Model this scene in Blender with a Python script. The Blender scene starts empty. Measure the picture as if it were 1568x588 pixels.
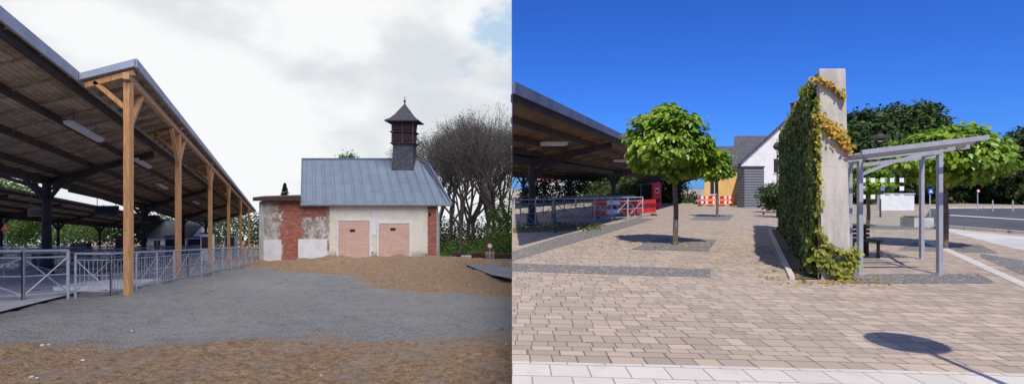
import bpy, math, random
import numpy as np
from mathutils import Vector, Matrix, noise as mnoise
random.seed(7); rng=np.random.default_rng(11)
S=bpy.context.scene
S.view_settings.view_transform='Standard'; S.view_settings.look='None'; S.view_settings.exposure=0
LC=bpy.data.collections.new("overcast_side"); RC=bpy.data.collections.new("sunny_side")
S.collection.children.link(LC); S.collection.children.link(RC)
F=800.0
def G(u,v):            # flat square: ground point from a photo measurement
    Y=1.6*F/(v-290); return ((u-784)/F*Y,Y)
def L(a,Y,z): return (a-.4425*Y,Y,z-.1*Y)     # frame of the falling railway yard (left)
def R(a,Y,z): return (a+.426*Y,Y,z)           # frame of the platforms (right)

# ---------------- node helpers
class N:
    def __init__(s,name):
        s.m=bpy.data.materials.new(name); s.m.use_nodes=True; s.t=s.m.node_tree; s.n=s.t.nodes
        s.p=s.n["Principled BSDF"]; s.tc=s.n.new("ShaderNodeTexCoord"); s.co=s.tc.outputs["Object"]
    def lk(s,a,b): s.t.links.new(a,b)
    def put(s,sock,v):
        if isinstance(v,bpy.types.NodeSocket): s.lk(v,sock)
        elif isinstance(v,(tuple,list)) and len(v)==3 and sock.type=='RGBA': sock.default_value=(*v,1)
        else: sock.default_value=v
    def math(s,op,a,b=0.,c=None,clamp=False):
        k=s.n.new("ShaderNodeMath"); k.operation=op; k.use_clamp=clamp
        s.put(k.inputs[0],a); s.put(k.inputs[1],b)
        if c is not None: s.put(k.inputs[2],c)
        return k.outputs[0]
    def sep(s,v=None):
        k=s.n.new("ShaderNodeSeparateXYZ"); s.lk(v or s.co,k.inputs[0]); return k.outputs
    def comb(s,x,y,z=0.):
        k=s.n.new("ShaderNodeCombineXYZ"); s.put(k.inputs[0],x); s.put(k.inputs[1],y); s.put(k.inputs[2],z); return k.outputs[0]
    def noise(s,scale,detail=4,vec=None,rough=.55):
        k=s.n.new("ShaderNodeTexNoise"); s.lk(vec or s.co,k.inputs["Vector"]); k.inputs["Scale"].default_value=scale
        k.inputs["Detail"].default_value=detail; k.inputs["Roughness"].default_value=rough; return k.outputs["Fac"]
    def mix(s,f,a,b,mode='MIX'):
        k=s.n.new("ShaderNodeMix"); k.data_type='RGBA'; k.blend_type=mode
        s.put(k.inputs[0],f); s.put(k.inputs[6],a); s.put(k.inputs[7],b); return k.outputs[2]
    def step(s,x,lo,hi):
        k=s.n.new("ShaderNodeMapRange"); k.interpolation_type='SMOOTHSTEP'; s.put(k.inputs[0],x)
        k.inputs[1].default_value=lo; k.inputs[2].default_value=hi; return k.outputs[0]
    def brick(s,vec,w,h,mort,c1,c2,cm,offset=.5):
        k=s.n.new("ShaderNodeTexBrick"); s.lk(vec,k.inputs["Vector"]); k.offset=offset
        s.put(k.inputs["Color1"],c1); s.put(k.inputs["Color2"],c2); s.put(k.inputs["Mortar"],cm)
        k.inputs["Scale"].default_value=1; k.inputs["Mortar Size"].default_value=mort; k.inputs["Mortar Smooth"].default_value=.2
        k.inputs["Brick Width"].default_value=w; k.inputs["Row Height"].default_value=h; return k.outputs["Color"],k.outputs["Fac"]
    def vor(s,scale,feat='F1',vec=None):
        k=s.n.new("ShaderNodeTexVoronoi"); k.feature=feat; s.lk(vec or s.co,k.inputs["Vector"]); k.inputs["Scale"].default_value=scale; return k
    def out(s,col,rough=.85,h=None,bs=.3,dist=.02,metal=0.):
        s.put(s.p.inputs["Base Color"],col); s.put(s.p.inputs["Roughness"],rough); s.p.inputs["Metallic"].default_value=metal
        if h is not None:
            b=s.n.new("ShaderNodeBump"); b.inputs["Strength"].default_value=bs; b.inputs["Distance"].default_value=dist
            s.lk(h,b.inputs["Height"]); s.lk(b.outputs[0],s.p.inputs["Normal"])
        return s.m
def simple(name,c1,c2=None,sc=3,rough=.8,bsc=40,bs=.3,metal=0.):
    n=N(name); c2=c2 or tuple(x*.72 for x in c1)
    f=n.step(n.noise(sc,6),.35,.65); return n.out(n.mix(f,c1,c2),rough,n.noise(bsc,3),bs,.01,metal)

# ---------------- mesh builder
class MB:
    def __init__(s): s.v=[];s.f=[];s.mi=[];s.m=[]
    def _m(s,mat):
        if mat not in s.m: s.m.append(mat)
        return s.m.index(mat)
    def poly(s,pts,mat):
        b=len(s.v); s.v+= [tuple(p) for p in pts]; s.f.append(tuple(range(b,b+len(pts)))); s.mi.append(s._m(mat))
    def hexa(s,p,mat):   # 8 pts bottom4 + top4
        b=len(s.v); s.v+=[tuple(q) for q in p]; k=s._m(mat)
        for f in ((3,2,1,0),(4,5,6,7),(0,1,5,4),(1,2,6,5),(2,3,7,6),(3,0,4,7)): s.f.append(tuple(b+i for i in f)); s.mi.append(k)
    def box(s,x0,x1,y0,y1,z0,z1,mat): s.hexa([(x0,y0,z0),(x1,y0,z0),(x1,y1,z0),(x0,y1,z0),(x0,y0,z1),(x1,y0,z1),(x1,y1,z1),(x0,y1,z1)],mat)
    def beam(s,p,q,w,h,mat):
        p=Vector(p);q=Vector(q);d=(q-p).normalized(); up=Vector((0,0,1)) if abs(d.z)<.95 else Vector((0,1,0))
        a=d.cross(up).normalized()*w/2; b=a.cross(d).normalized()*h/2
        s.hexa([p-a-b,p+a-b,q+a-b,q-a-b,p-a+b,p+a+b,q+a+b,q-a+b],mat)
    def cyl(s,p,q,r1,r2,n,mat,cap=True):
        p=Vector(p);q=Vector(q);d=(q-p)
        if d.length<1e-6:return
        d.normalize(); up=Vector((0,0,1)) if abs(d.z)<.9 else Vector((1,0,0))
        a=d.cross(up).normalized(); c=a.cross(d); b=len(s.v); k=s._m(mat)
        for (o,r) in ((p,r1),(q,r2)):
            for i in range(n):
                t=2*math.pi*i/n; s.v.append(tuple(o+a*math.cos(t)*r+c*math.sin(t)*r))
        for i in range(n):
            j=(i+1)%n; s.f.append((b+i,b+j,b+n+j,b+n+i)); s.mi.append(k)
        if cap:
            s.f.append(tuple(b+n+i for i in range(n))); s.mi.append(k); s.f.append(tuple(b+i for i in reversed(range(n)))); s.mi.append(k)
    def rev(s,x,y,prof,n,mat,sq=False):  # prof list (z,r)
        k=s._m(mat); b=len(s.v); off=math.pi/4 if sq else 0; sc=math.sqrt(2) if sq else 1
        for z,r in prof:
            for i in range(n): t=2*math.pi*i/n+off; s.v.append((x+math.cos(t)*r*sc,y+math.sin(t)*r*sc,z))
        for j in range(len(prof)-1):
            for i in range(n):
                i2=(i+1)%n; s.f.append((b+j*n+i,b+j*n+i2,b+(j+1)*n+i2,b+(j+1)*n+i)); s.mi.append(k)
    def skew(s,y0,kx): s.v=[(x+(y-y0)*kx,y,z) for x,y,z in s.v]
    def make(s,name,coll,parent=None,smooth=False):
        me=bpy.data.meshes.new(name); me.from_pydata(s.v,[],s.f)
        for m in s.m: me.materials.append(m)
        me.polygons.foreach_set("material_index",s.mi)
        if smooth: me.polygons.foreach_set("use_smooth",[True]*len(me.polygons))
        me.update(); o=bpy.data.objects.new(name,me); coll.objects.link(o)
        if parent: o.parent=parent
        return o
def empty(name,coll):
    e=bpy.data.objects.new(name,None); coll.objects.link(e); return e

# leaves ------------------------------------------------------------
def leafmesh(name,P,Nn,T,size,val,mat,coll,parent=None,simpleq=False):
    n=len(P); Nn=Nn/np.linalg.norm(Nn,axis=1,keepdims=True)
    T=T-(T*Nn).sum(1,keepdims=True)*Nn; T/=np.linalg.norm(T,axis=1,keepdims=True)+1e-9
    W=np.cross(Nn,T); s=size[:,None]
    if simpleq:
        V=np.stack([P-T*s*.5,P+W*s*.4+Nn*s*.1,P+T*s*.5,P-W*s*.4+Nn*s*.12],1); k=4; base=[(0,1,2,3)]
    else:
        V=np.stack([P-T*s*.45,P-T*s*.25+W*s*.42+Nn*s*.1,P+T*s*.15+W*s*.34+Nn*s*.08,P+T*s*.6-Nn*s*.12,P+T*s*.15-W*s*.34+Nn*s*.08,P-T*s*.25-W*s*.42+Nn*s*.1],1); k=6; base=[(0,1,2,3),(0,3,4,5)]
    V=V.reshape(-1,3); idx=(np.arange(n)[:,None,None]*k+np.array(base)[None]).reshape(-1)
    nf=n*len(base); me=bpy.data.meshes.new(name); me.vertices.add(len(V)); me.vertices.foreach_set("co",V.ravel())
    me.loops.add(nf*4); me.loops.foreach_set("vertex_index",idx.astype(np.int32)); me.polygons.add(nf)
    me.polygons.foreach_set("loop_start",np.arange(nf,dtype=np.int32)*4); me.update(calc_edges=True)
    at=me.attributes.new("val",'FLOAT','POINT'); at.data.foreach_set("value",np.repeat(val,k).astype(np.float32))
    me.materials.append(mat); o=bpy.data.objects.new(name,me); coll.objects.link(o)
    if parent:o.parent=parent
    return o
def leafmat(name,stops,tr=.3,rough=.5):
    n=N(name); a=n.n.new("ShaderNodeAttribute"); a.attribute_name="val"
    r=n.n.new("ShaderNodeValToRGB"); el=r.color_ramp.elements
    el[0].position=stops[0][0]; el[0].color=(*stops[0][1],1); el[1].position=stops[-1][0]; el[1].color=(*stops[-1][1],1)
    for p,c in stops[1:-1]:
        e=el.new(p); e.color=(*c,1)
    n.lk(a.outputs["Fac"],r.inputs[0]); n.lk(r.outputs[0],n.p.inputs["Base Color"]); n.p.inputs["Roughness"].default_value=rough
    t=n.n.new("ShaderNodeBsdfTranslucent"); n.lk(r.outputs[0],t.inputs[0]); m=n.n.new("ShaderNodeMixShader"); m.inputs[0].default_value=tr
    n.lk(n.p.outputs[0],m.inputs[1]); n.lk(t.outputs[0],m.inputs[2]); n.lk(m.outputs[0],n.n["Material Output"].inputs[0]); return n.m
def clumps(blobs,per,size,csize,ncl):
    P=[];Nn=[];T=[];val=[];sz=[]
    for (cx,cy,cz,rx,ry,rz) in blobs:
        for k in range(ncl):
            d=rng.normal(size=3); d/=np.linalg.norm(d); rr=.45+.55*rng.random()**.7
            c=np.array([cx,cy,cz])+d*rr*np.array([rx,ry,rz]); cv=rng.random()
            m=int(per*(.5+rng.random())); q=rng.normal(size=(m,3))*csize*(.6+.6*rng.random())*np.array([1,1,.7])
            P.append(c+q); od=d[None]*.7+np.array([0,0,.5])+rng.normal(size=(m,3))*.55
            Nn.append(od); T.append(d[None]-np.array([0,0,.7])+rng.normal(size=(m,3))*.5)
            val.append(np.clip(cv*.6+rng.random(m)*.4,0,1)); sz.append(size*(.6+.8*rng.random(m)))
    return np.concatenate(P),np.concatenate(Nn),np.concatenate(T),np.concatenate(sz),np.concatenate(val)
def mass(name,blobs,per,size,csize,ncl,mat,coll,parent=None,q=True):
    P,Nn,T,sz,val=clumps(blobs,per,size,csize,ncl); return leafmesh(name,P,Nn,T,sz,val,mat,coll,parent,q)

# ---------------- materials
n=N("gravel_and_sand"); x,y,z=n.sep()
nz=n.math('MULTIPLY',n.math('SUBTRACT',n.noise(.35,8),.5),7.); 
line=n.math('ADD',n.math('ADD',y,n.math('MULTIPLY',x,1.15)),nz)
far=n.step(line,13.0,14.4)
nz2=n.math('MULTIPLY',n.math('SUBTRACT',n.noise(.55,9,rough=.68),.5),7.)
near=n.step(n.math('SUBTRACT',8.3,n.math('ADD',y,nz2)),-.7,.7)
wet=n.step(n.noise(1.1,8,rough=.7),.45,.66)
gv=n.vor(26); gcol=n.mix(n.step(n.noise(38,6,rough=.8),.33,.67),(.19,.18,.16),(.62,.60,.55)); gcol=n.mix(n.math('MULTIPLY',n.step(n.noise(.5,8,rough=.7),.4,.65),.7),gcol,(.48,.45,.38)); 
gcol=n.mix(n.math('MULTIPLY',n.step(n.noise(2.5,9,rough=.75),.50,.62),.45),gcol,(.24,.225,.20))
gcol=n.mix(n.math('MULTIPLY',wet,.28),gcol,(.50,.36,.20))
scol=n.mix(n.step(n.noise(9,9,rough=.8),.32,.68),(.25,.125,.05),(.78,.51,.26)); scol=n.mix(n.math('MULTIPLY',n.step(n.noise(1.7,7,rough=.7),.45,.65),.5),scol,(.46,.38,.29))
col=n.mix(n.math('MAXIMUM',far,near),gcol,scol)
hh=n.math('ADD',n.math('MULTIPLY',n.noise(14,8,rough=.75),1.4),n.math('MULTIPLY',gv.outputs[0],.6))
M_gnd=n.out(col,.95,hh,1.,.10)
# pavers
n=N("concrete_pavers"); x,y,z=n.sep(); yr=n.math('ADD',y,n.math('MULTIPLY',x,.075)); 
yw=n.math('ADD',yr,n.math('MULTIPLY',n.math('SINE',n.math('MULTIPLY',yr,8.3)),.045))
row=n.math('FLOOR',n.math('DIVIDE',yw,.18)); wn=n.n.new("ShaderNodeTexWhiteNoise"); wn.noise_dimensions='1D'; n.lk(row,wn.inputs["W"])
xx=n.math('ADD',n.math('MULTIPLY',x,n.math('ADD',.75,n.math('MULTIPLY',wn.outputs[0],.6))),n.math('MULTIPLY',wn.outputs[0],9.))
xx=n.math('ADD',xx,n.math('MULTIPLY',n.math('SINE',n.math('MULTIPLY',xx,5.1)),.05))
c,fa=n.brick(n.comb(xx,yw),.235,.18,.0075,(.47,.365,.27),(.27,.21,.16),(.05,.04,.03),0.)
c=n.mix(n.math('MULTIPLY',n.step(n.noise(.45,7),.35,.7),.5),c,n.mix(.5,c,(.32,.27,.22)))
c=n.mix(n.math('MULTIPLY',n.noise(38,4,rough=.7),.35),c,(.49,.41,.32)); c=n.mix(n.math('MULTIPLY',n.step(n.noise(2.1,6,rough=.7),.56,.72),.4),c,(.14,.12,.10))
c=n.mix(n.math('MULTIPLY',n.step(n.vor(1.7).outputs[0],.05,.02),.7),c,(.06,.05,.045))
M_pave=n.out(c,.85,n.math('SUBTRACT',n.math('MULTIPLY',n.noise(60,3),.25),fa),.7,.01)
n=N("pale_slabs"); x,y,z=n.sep(); yr=n.math('ADD',y,n.math('MULTIPLY',x,.075))
c,fa=n.brick(n.comb(x,yr),.34,.30,.007,(.62,.57,.49),(.52,.48,.42),(.2,.18,.15),.5)
c=n.mix(n.math('MULTIPLY',n.noise(20,5),.4),c,(.45,.41,.36)); c=n.mix(n.math('MULTIPLY',n.step(n.noise(3,7,rough=.7),.5,.7),.4),c,(.36,.33,.28)); M_slab=n.out(c,.85,fa,-.4,.006)
n=N("basalt_cobbles"); x,y,z=n.sep(); v=n.vor(9); ve=n.vor(9,'DISTANCE_TO_EDGE')
e=n.step(ve.outputs[0],.03,.10); cc=n.mix(n.noise(12,3),(.06,.065,.07),(.18,.18,.185)); M_cob=n.out(n.mix(e,(.34,.29,.22),cc),.75,e,.7,.02)
M_asph=simple("asphalt",(.055,.056,.06),(.085,.085,.088),.6,.9,90,.5)
M_road=simple("asphalt_wet",(.20,.21,.23),(.27,.28,.30),.8,.7,60,.3)
n=N("board_marked_concrete"); x,y,z=n.sep(); bl=n.math('FRACT',n.math('DIVIDE',z,.5)); jl=n.step(n.math('ABSOLUTE',n.math('SUBTRACT',bl,.5)),.485,.5)
st=n.noise(2.2,7,n.comb(n.math('MULTIPLY',x,3.),n.math('MULTIPLY',y,3.),n.math('MULTIPLY',z,.6)))
c=n.mix(n.step(st,.35,.7),(.56,.51,.42),(.40,.365,.30)); c=n.mix(n.math('MULTIPLY',n.step(n.noise(9,7,rough=.7),.5,.7),.5),c,(.60,.56,.48)); c=n.mix(n.math('MULTIPLY',jl,.3),c,(.2,.18,.16))
c=n.mix(n.math('MULTIPLY',n.step(n.vor(3.1).outputs[0],.07,.04),.7),c,(.12,.11,.09)); c=n.mix(n.math('MULTIPLY',n.step(n.noise(1.6,8,rough=.75),.55,.68),.45),c,(.26,.235,.19))
M_conc=n.out(c,.9,n.noise(45,5),.5,.012)
M_plat=simple("platform_concrete",(.42,.41,.39),(.54,.53,.50),.9,.9,30,.3)
M_galv=simple("galvanised_steel",(.52,.54,.55),(.38,.40,.42),14,.5,60,.1,.15)
M_galvd=simple("dull_galvanised_steel",(.30,.31,.32),(.20,.21,.22),14,.5,60,.1,.2)
M_alu=simple("grey_painted_steel",(.40,.41,.43),(.34,.35,.37),6,.45,60,.05,.2)
M_dark=simple("dark_riveted_steel",(.036,.028,.025),(.065,.045,.036),2,.75,30,.2)
M_fas=simple("zinc_fascia",(.50,.52,.54),(.38,.41,.44),1.5,.6,30,.1,.05)
M_fasb=simple("blue_zinc_fascia",(.11,.125,.17),(.17,.18,.23),1.5,.5,30,.1,.2)
def plankmat(name,c1,c2,ks):
    n=N(name); x,y,z=n.sep(); s=n.math('ADD',x,n.math('MULTIPLY',y,ks)); 
    fr=n.math('FRACT',n.math('DIVIDE',s,.16)); fl=n.math('FLOOR',n.math('DIVIDE',s,.16)); w=n.n.new("ShaderNodeTexWhiteNoise"); w.noise_dimensions='1D'; n.lk(fl,w.inputs["W"])
    c=n.mix(w.outputs[0],c1,c2); st=n.step(n.noise(1.2,8,rough=.75),.42,.62); c=n.mix(n.math('MULTIPLY',st,.7),c,tuple(q*.4 for q in c1))
    c=n.mix(n.math('MULTIPLY',n.step(n.noise(2.6,8,rough=.8),.54,.66),.65),c,tuple(min(.6,q*1.7) for q in c2))
    g=n.math('LESS_THAN',fr,.1); c=n.mix(n.math('MULTIPLY',g,.8),c,(.02,.015,.01)); return n.out(c,.85,n.noise(30,3),.3,.01)
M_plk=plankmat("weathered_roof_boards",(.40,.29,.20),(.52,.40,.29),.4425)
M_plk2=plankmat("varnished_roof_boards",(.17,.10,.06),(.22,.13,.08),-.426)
M_raf=simple("rafter_wood",(.42,.33,.24),(.28,.21,.15),4,.85,30,.3)
n=N("fresh_pine_timber"); x,y,z=n.sep(); g=n.noise(5,7,n.comb(n.math('MULTIPLY',x,7.),n.math('MULTIPLY',y,7.),n.math('MULTIPLY',z,.6)))
c=n.mix(n.step(g,.3,.7),(.76,.42,.17),(.50,.24,.085)); c=n.mix(n.math('MULTIPLY',n.step(n.vor(5).outputs[0],.07,.03),.6),c,(.15,.06,.02))
M_pine=n.out(c,.6,g,.3,.01)
def facade_mat():
    n=N("patched_facade"); x,y,z=n.sep(); nx=n.math('MULTIPLY',n.math('SUBTRACT',n.noise(1.3,8,rough=.7),.5),2.2)
    nx2=n.math('MULTIPLY',n.math('SUBTRACT',n.noise(5,8,rough=.7),.5),1.1)
    xp=n.math('ADD',x,n.math('ADD',nx,nx2))
    bc,bf=n.brick(n.comb(x,z),.33,.115,.012,(.50,.12,.06),(.24,.06,.035),(.36,.24,.18))
    bc=n.mix(n.math('MULTIPLY',n.step(n.noise(3,7,rough=.75),.48,.66),.6),bc,(.46,.29,.21)); bc=n.mix(n.math('MULTIPLY',n.step(n.noise(2,7,rough=.75),.54,.66),.6),bc,(.15,.05,.035))
    pl=n.mix(n.step(n.noise(1.3,8,rough=.7),.40,.58),(.66,.61,.51),(.36,.30,.24)); pl=n.mix(n.math('MULTIPLY',n.step(n.noise(3.5,8,rough=.75),.48,.6),.8),pl,(.27,.215,.165))
    pl=n.mix(n.math('MULTIPLY',n.step(n.noise(6,8,rough=.75),.56,.64),.7),pl,(.70,.67,.60))
    cream=n.mix(n.step(n.noise(1.1,8),.4,.7),(.84,.79,.60),(.74,.68,.50)); cream=n.mix(n.math('MULTIPLY',n.step(n.noise(3.5,8,rough=.75),.56,.66),.55),cream,(.47,.40,.31))
    zl=n.step(n.math('ADD',z,nx2),-3.9,-3.3); cream=n.mix(zl,(.50,.42,.34),cream)
    c=n.mix(n.step(x,-15.05,-15.0),pl,cream)
    def band(a,b,xx,w=.06): return n.math('MULTIPLY',n.step(xx,a-w,a+w),n.math('SUBTRACT',1.,n.step(xx,b-w,b+w)))
    m=band(-19.0,-17.3,xp)
    m2=n.math('MULTIPLY',band(-19.1,-15.2,xp),n.step(n.math('ADD',z,n.math('MULTIPLY',nx,.35)),-.75,-.65)) 
    m3=band(-6.95,-6.2,n.math('ADD',x,n.math('MULTIPLY',nx2,.3)),.03)
    m4=n.math('MULTIPLY',n.step(n.noise(1.9,8,rough=.7),.575,.59),n.step(x,-20.,-19.5))
    m4=n.math('MULTIPLY',m4,n.math('SUBTRACT',1.,n.step(x,-15.1,-15.0)))
    m5=n.math('MULTIPLY',n.step(n.noise(2.3,8,rough=.75),.60,.615),n.math('SUBTRACT',1.,n.step(z,-3.6,-2.6)))
    mm=n.math('MAXIMUM',n.math('MAXIMUM',n.math('MAXIMUM',m,m2),n.math('MAXIMUM',m3,m4)),m5)
    c=n.mix(mm,c,bc); return n.out(c,.92,n.math('SUBTRACT',n.noise(20,6),n.math('MULTIPLY',mm,.8)),.8,.05)
M_facL=facade_mat()
n=N("bricked_up_doorway"); x,y,z=n.sep(); c,fa=n.brick(n.comb(x,z),.62,.26,.010,(.68,.44,.32),(.60,.37,.265),(.46,.29,.21)); c=n.mix(n.math('MULTIPLY',n.step(n.noise(3,7,rough=.7),.4,.65),.5),c,(.68,.49,.37)); M_bdoor=n.out(c,.9,fa,-.4,.02)
n=N("white_render"); c=n.mix(n.step(n.noise(1.3,7,rough=.7),.4,.7),(.80,.78,.73),(.68,.655,.60)); c=n.mix(n.math('MULTIPLY',n.step(n.noise(4,8,rough=.75),.55,.7),.35),c,(.45,.41,.35)); M_white=n.out(c,.9,n.noise(30,4),.3,.01)
n=N("zinc_roof_sheets"); x,y,z=n.sep(); c,fa=n.brick(n.comb(n.math('ADD',z,.2),n.math('ADD',x,n.math('MULTIPLY',y,.4))),1.55,.82,.018,(.215,.255,.275),(.19,.23,.25),(.10,.12,.13))
c=n.mix(n.math('MULTIPLY',n.step(n.noise(.8,8,rough=.7),.4,.7),.45),c,(.27,.30,.315)); M_zinc=n.out(c,.6,fa,-.3,.02,.1)
M_seam=simple("zinc_seam",(.15,.18,.20),(.20,.235,.255),3,.55,20,.1,.1)
M_slate=simple("dark_slate",(.045,.043,.045),(.09,.086,.085),6,.7,25,.6)
M_oldw=simple("old_brown_wood",(.095,.045,.028),(.045,.025,.018),5,.8,30,.4)
M_black=simple("dark_opening",(.012,.012,.012),(.02,.02,.02))
M_red=simple("red_paint",(.68,.02,.02),(.6,.02,.02),2,.4,20,.05)
M_wpaint=simple("white_paint",(.8,.8,.78),(.72,.72,.7),2,.4,20,.05)
M_blue=simple("blue_paint",(.02,.09,.5),(.02,.08,.45),2,.4)
M_yel=simple("yellow_plaster",(.72,.46,.17),(.64,.40,.14),1,.9,20,.2)
M_orr=simple("clay_tile_roof",(.42,.15,.07),(.3,.1,.05),2,.8,20,.4)
M_wred=simple("dark_red_paint",(.35,.03,.03),(.3,.03,.03))
M_bark=simple("tree_bark",(.20,.145,.10),(.10,.075,.055),9,.9,40,.6)
M_barkd=simple("bare_branch_bark",(.13,.105,.085),(.08,.065,.055),4,.9,20,.3)
M_mulch=simple("dry_mulch",(.20,.13,.075),(.09,.065,.045),8,.95,30,1.)
n=N("house_roof_tiles"); x,y,z=n.sep(); c,fa=n.brick(n.comb(x,z),.35,.25,.02,(.10,.10,.11),(.07,.07,.08),(.03,.03,.035)); M_tile=n.out(c,.7,fa,-.5,.03)
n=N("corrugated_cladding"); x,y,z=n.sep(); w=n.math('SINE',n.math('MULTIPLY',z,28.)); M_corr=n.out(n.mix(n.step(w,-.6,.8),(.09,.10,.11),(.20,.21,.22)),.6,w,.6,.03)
M_leafc=leafmat("catalpa_leaf",[(0,(.04,.09,.008)),(.4,(.14,.26,.018)),(.75,(.28,.41,.03)),(1,(.46,.54,.06))],.4,.38)
M_ivy=leafmat("vine_leaf",[(0,(.02,.045,.01)),(.35,(.07,.12,.02)),(.6,(.24,.27,.03)),(.75,(.50,.40,.04)),(.9,(.60,.30,.03)),(1,(.50,.13,.03))],.3)
M_forest=leafmat("forest_leaf",[(0,(.015,.035,.01)),(.6,(.05,.09,.018)),(1,(.12,.17,.03))],.25,.7)
M_spring=leafmat("spring_leaf",[(0,(.05,.11,.015)),(.6,(.12,.22,.03)),(1,(.22,.34,.06))],.35,.6)
M_coni=leafmat("conifer_needles",[(0,(.01,.025,.012)),(1,(.03,.06,.025))],.1,.7)
M_twig=leafmat("twig_buds",[(0,(.11,.09,.065)),(.6,(.16,.14,.095)),(1,(.19,.19,.09))],.2,.8)
n=N("shelter_glass"); n.p.inputs["Transmission Weight"].default_value=1.; n.p.inputs["IOR"].default_value=1.05; n.p.inputs["Roughness"].default_value=.03; n.p.inputs["Base Color"].default_value=(.9,.96,.96,1); M_glass=n.m

# ================= LEFT : falling railway yard =================
def zt(X,Y):
    b=-.1*Y
    b+=.55*math.exp(-((X+7)/4.5)**2-((Y-37)/3.2)**2)+.35*math.exp(-((X+13)/3)**2-((Y-36)/3)**2)
    b+=.34*math.exp(-((X+9)/2.6)**2-((Y-19)/4.)**2) -.14*math.exp(-((X+5.5)/2)**2-((Y-9)/1.5)**2)
    if Y<50:
        f=min(1,(50-Y)/8)
        b+=f*(.18*mnoise.noise(Vector((X*.35,Y*.35,1)))+.08*mnoise.noise(Vector((X*1.3,Y*1.3,4)))+.04*mnoise.noise(Vector((X*4,Y*4,7)))+.025*mnoise.noise(Vector((X*11,Y*11,2))))
        if Y>24: b+=f*.30*max(0,mnoise.noise(Vector((X*.9,Y*1.4,9))))*min(1,(Y-24)/5)
    return b
xs=[-1500,-700,-300,-150,-90,-60,-45,-34]+list(np.arange(-28,-12,.3))+list(np.arange(-12,0,.10))+[0.]
ys=[-60,-20,0,2]+list(np.arange(3.5,12,.08))+list(np.arange(12,24,.16))+list(np.arange(24,48,.25))+[50,55,62,75,95,130,200,400,900,2500]
V=[(x,y,zt(x,y) if x>-34 else -.1*y) for y in ys for x in xs]; nx=len(xs)
Fc=[(j*nx+i,j*nx+i+1,(j+1)*nx+i+1,(j+1)*nx+i) for j in range(len(ys)-1) for i in range(nx-1)]
me=bpy.data.meshes.new("gravel_ground"); me.from_pydata(V,[],Fc); me.materials.append(M_gnd); me.polygons.foreach_set("use_smooth",[True]*len(Fc)); me.update()
o=bpy.data.objects.new("gravel_ground",me); LC.objects.link(o)
m=MB(); m.poly([L(-30,6,.06),L(-6.2,6,.06),L(-6.2,14,.06),L(-6.0,30,.06),L(-6.2,95,.06),L(-30,95,.06)],M_plat); m.make("platform",LC)
m=MB(); m.poly([(-3.6,46,-4.5),(-3.,34,-3.28),(-.9,23,-2.15),(-.02,20.5,-1.9),(-.02,46,-4.5)],M_road); m.make("road",LC)
m=MB()
for i in range(1500):
    Y=4.6+random.random()**1.5*13; X=-random.random()*min(Y*1.0,13); r=.006+.024*random.random()**4; z=zt(X,Y)
    m.rev(X,Y,[(z-r*.5,r*.7),(z+r*.3,r),(z+r*.9,r*.45),(z+r,.001)],5,M_gnd)
for i in range(12):
    Y=5+random.random()*5; X=-random.random()*Y; r=.012+.02*random.random(); z=zt(X,Y)
    m.rev(X,Y,[(z-r*.5,r*.8),(z+r*.3,r),(z+r*.7,r*.5),(z+r*.8,.001)],6,M_plat)
m.make("loose_stones",LC)

def canopy(name,fr,av,aeR,zv,ze,Y0f,Y1,coll,mboard,mfas,cols,aeL=None,fh=.2,dY=1.6,colr=.2):
    E=empty(name,coll)
    aeL=aeL if aeL is not None else 2*av-aeR
    m=MB(); st=MB(); rf=MB(); fa=MB()
    for ae in (aeR,aeL):
        p=[fr(av,Y0f(av),zv),fr(ae,Y0f(ae),ze),fr(ae,Y1,ze),fr(av,Y1,zv)]
        m.hexa([*p]+[(q[0],q[1],q[2]+.09) for q in p],mboard)
        for k in (.12,.4,.7,.97):
            a=av+(ae-av)*k; zz=zv+(ze-zv)*k-.11
            st.beam(fr(a,Y0f(a)+.05,zz),fr(a,Y1,zz),.13,.2,M_dark)
        s=1 if ae>av else -1
        fa.hexa([fr(ae+s*.003,Y0f(ae),ze-.08),fr(ae+s*.07,Y0f(ae),ze-.08),fr(ae+s*.07,Y1,ze-.08),fr(ae+s*.003,Y1,ze-.08),
                 fr(ae+s*.003,Y0f(ae),ze+fh),fr(ae+s*.07,Y0f(ae),ze+fh),fr(ae+s*.07,Y1,ze+fh),fr(ae+s*.003,Y1,ze+fh)],mfas)
        Y=Y0f(av)+.2
        while Y<Y1-.3:
            if Y>Y0f(ae): rf.beam(fr(av,Y,zv-.035),fr(ae,Y,ze-.035),.07,.07,M_raf)
            Y+=dY
    for Y in cols:
        st.cyl(fr(av,Y,-.1),fr(av,Y,zv-.1),colr,colr*.85,8,M_dark); st.cyl(fr(av,Y,-.1),fr(av,Y,.5),colr*1.5,colr*1.3,8,M_dark)
        for ae in (aeR,aeL):
            if Y<Y0f(ae): continue
            st.beam(fr(av,Y,zv-.35),fr(av+(ae-av)*.93,Y,zv+(ze-zv)*.93-.28),.14,.26,M_dark)
            st.beam(fr(av,Y,zv-1.3),fr(av+(ae-av)*.17,Y,zv+(ze-zv)*.17-.38),.12,.16,M_dark)
            st.beam(fr(av,Y,zv-.75),fr(av+(ae-av)*.5,Y,zv+(ze-zv)*.5-.4),.1,.14,M_dark)
        for s in (-1,1): st.beam(fr(av,Y,zv-1.3),fr(av,Y+s*1.6,zv-.3),.1,.14,M_dark)
    st.beam(fr(av,Y0f(av)+.1,zv-.3),fr(av,Y1,zv-.3),.22,.3,M_dark)
    m.make("boards",coll,E); st.make("steelwork",coll,E); rf.make("rafters",coll,E); fa.make("fascia",coll,E); return E
E=canopy("platform_canopy",L,-11.2,-5.73,4.8,6.16,lambda a:6.,88,LC,M_plk,M_fas,[7.6,25,42.7,60,78],aeL=-17.8)
m=MB(); p=[L(-5.65,14.7,6.18),L(-4.13,14.7,6.56),L(-4.13,86,6.56),L(-5.65,86,6.18)]
m.hexa(p+[(q[0],q[1],q[2]+.09) for q in p],M_plk)
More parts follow.
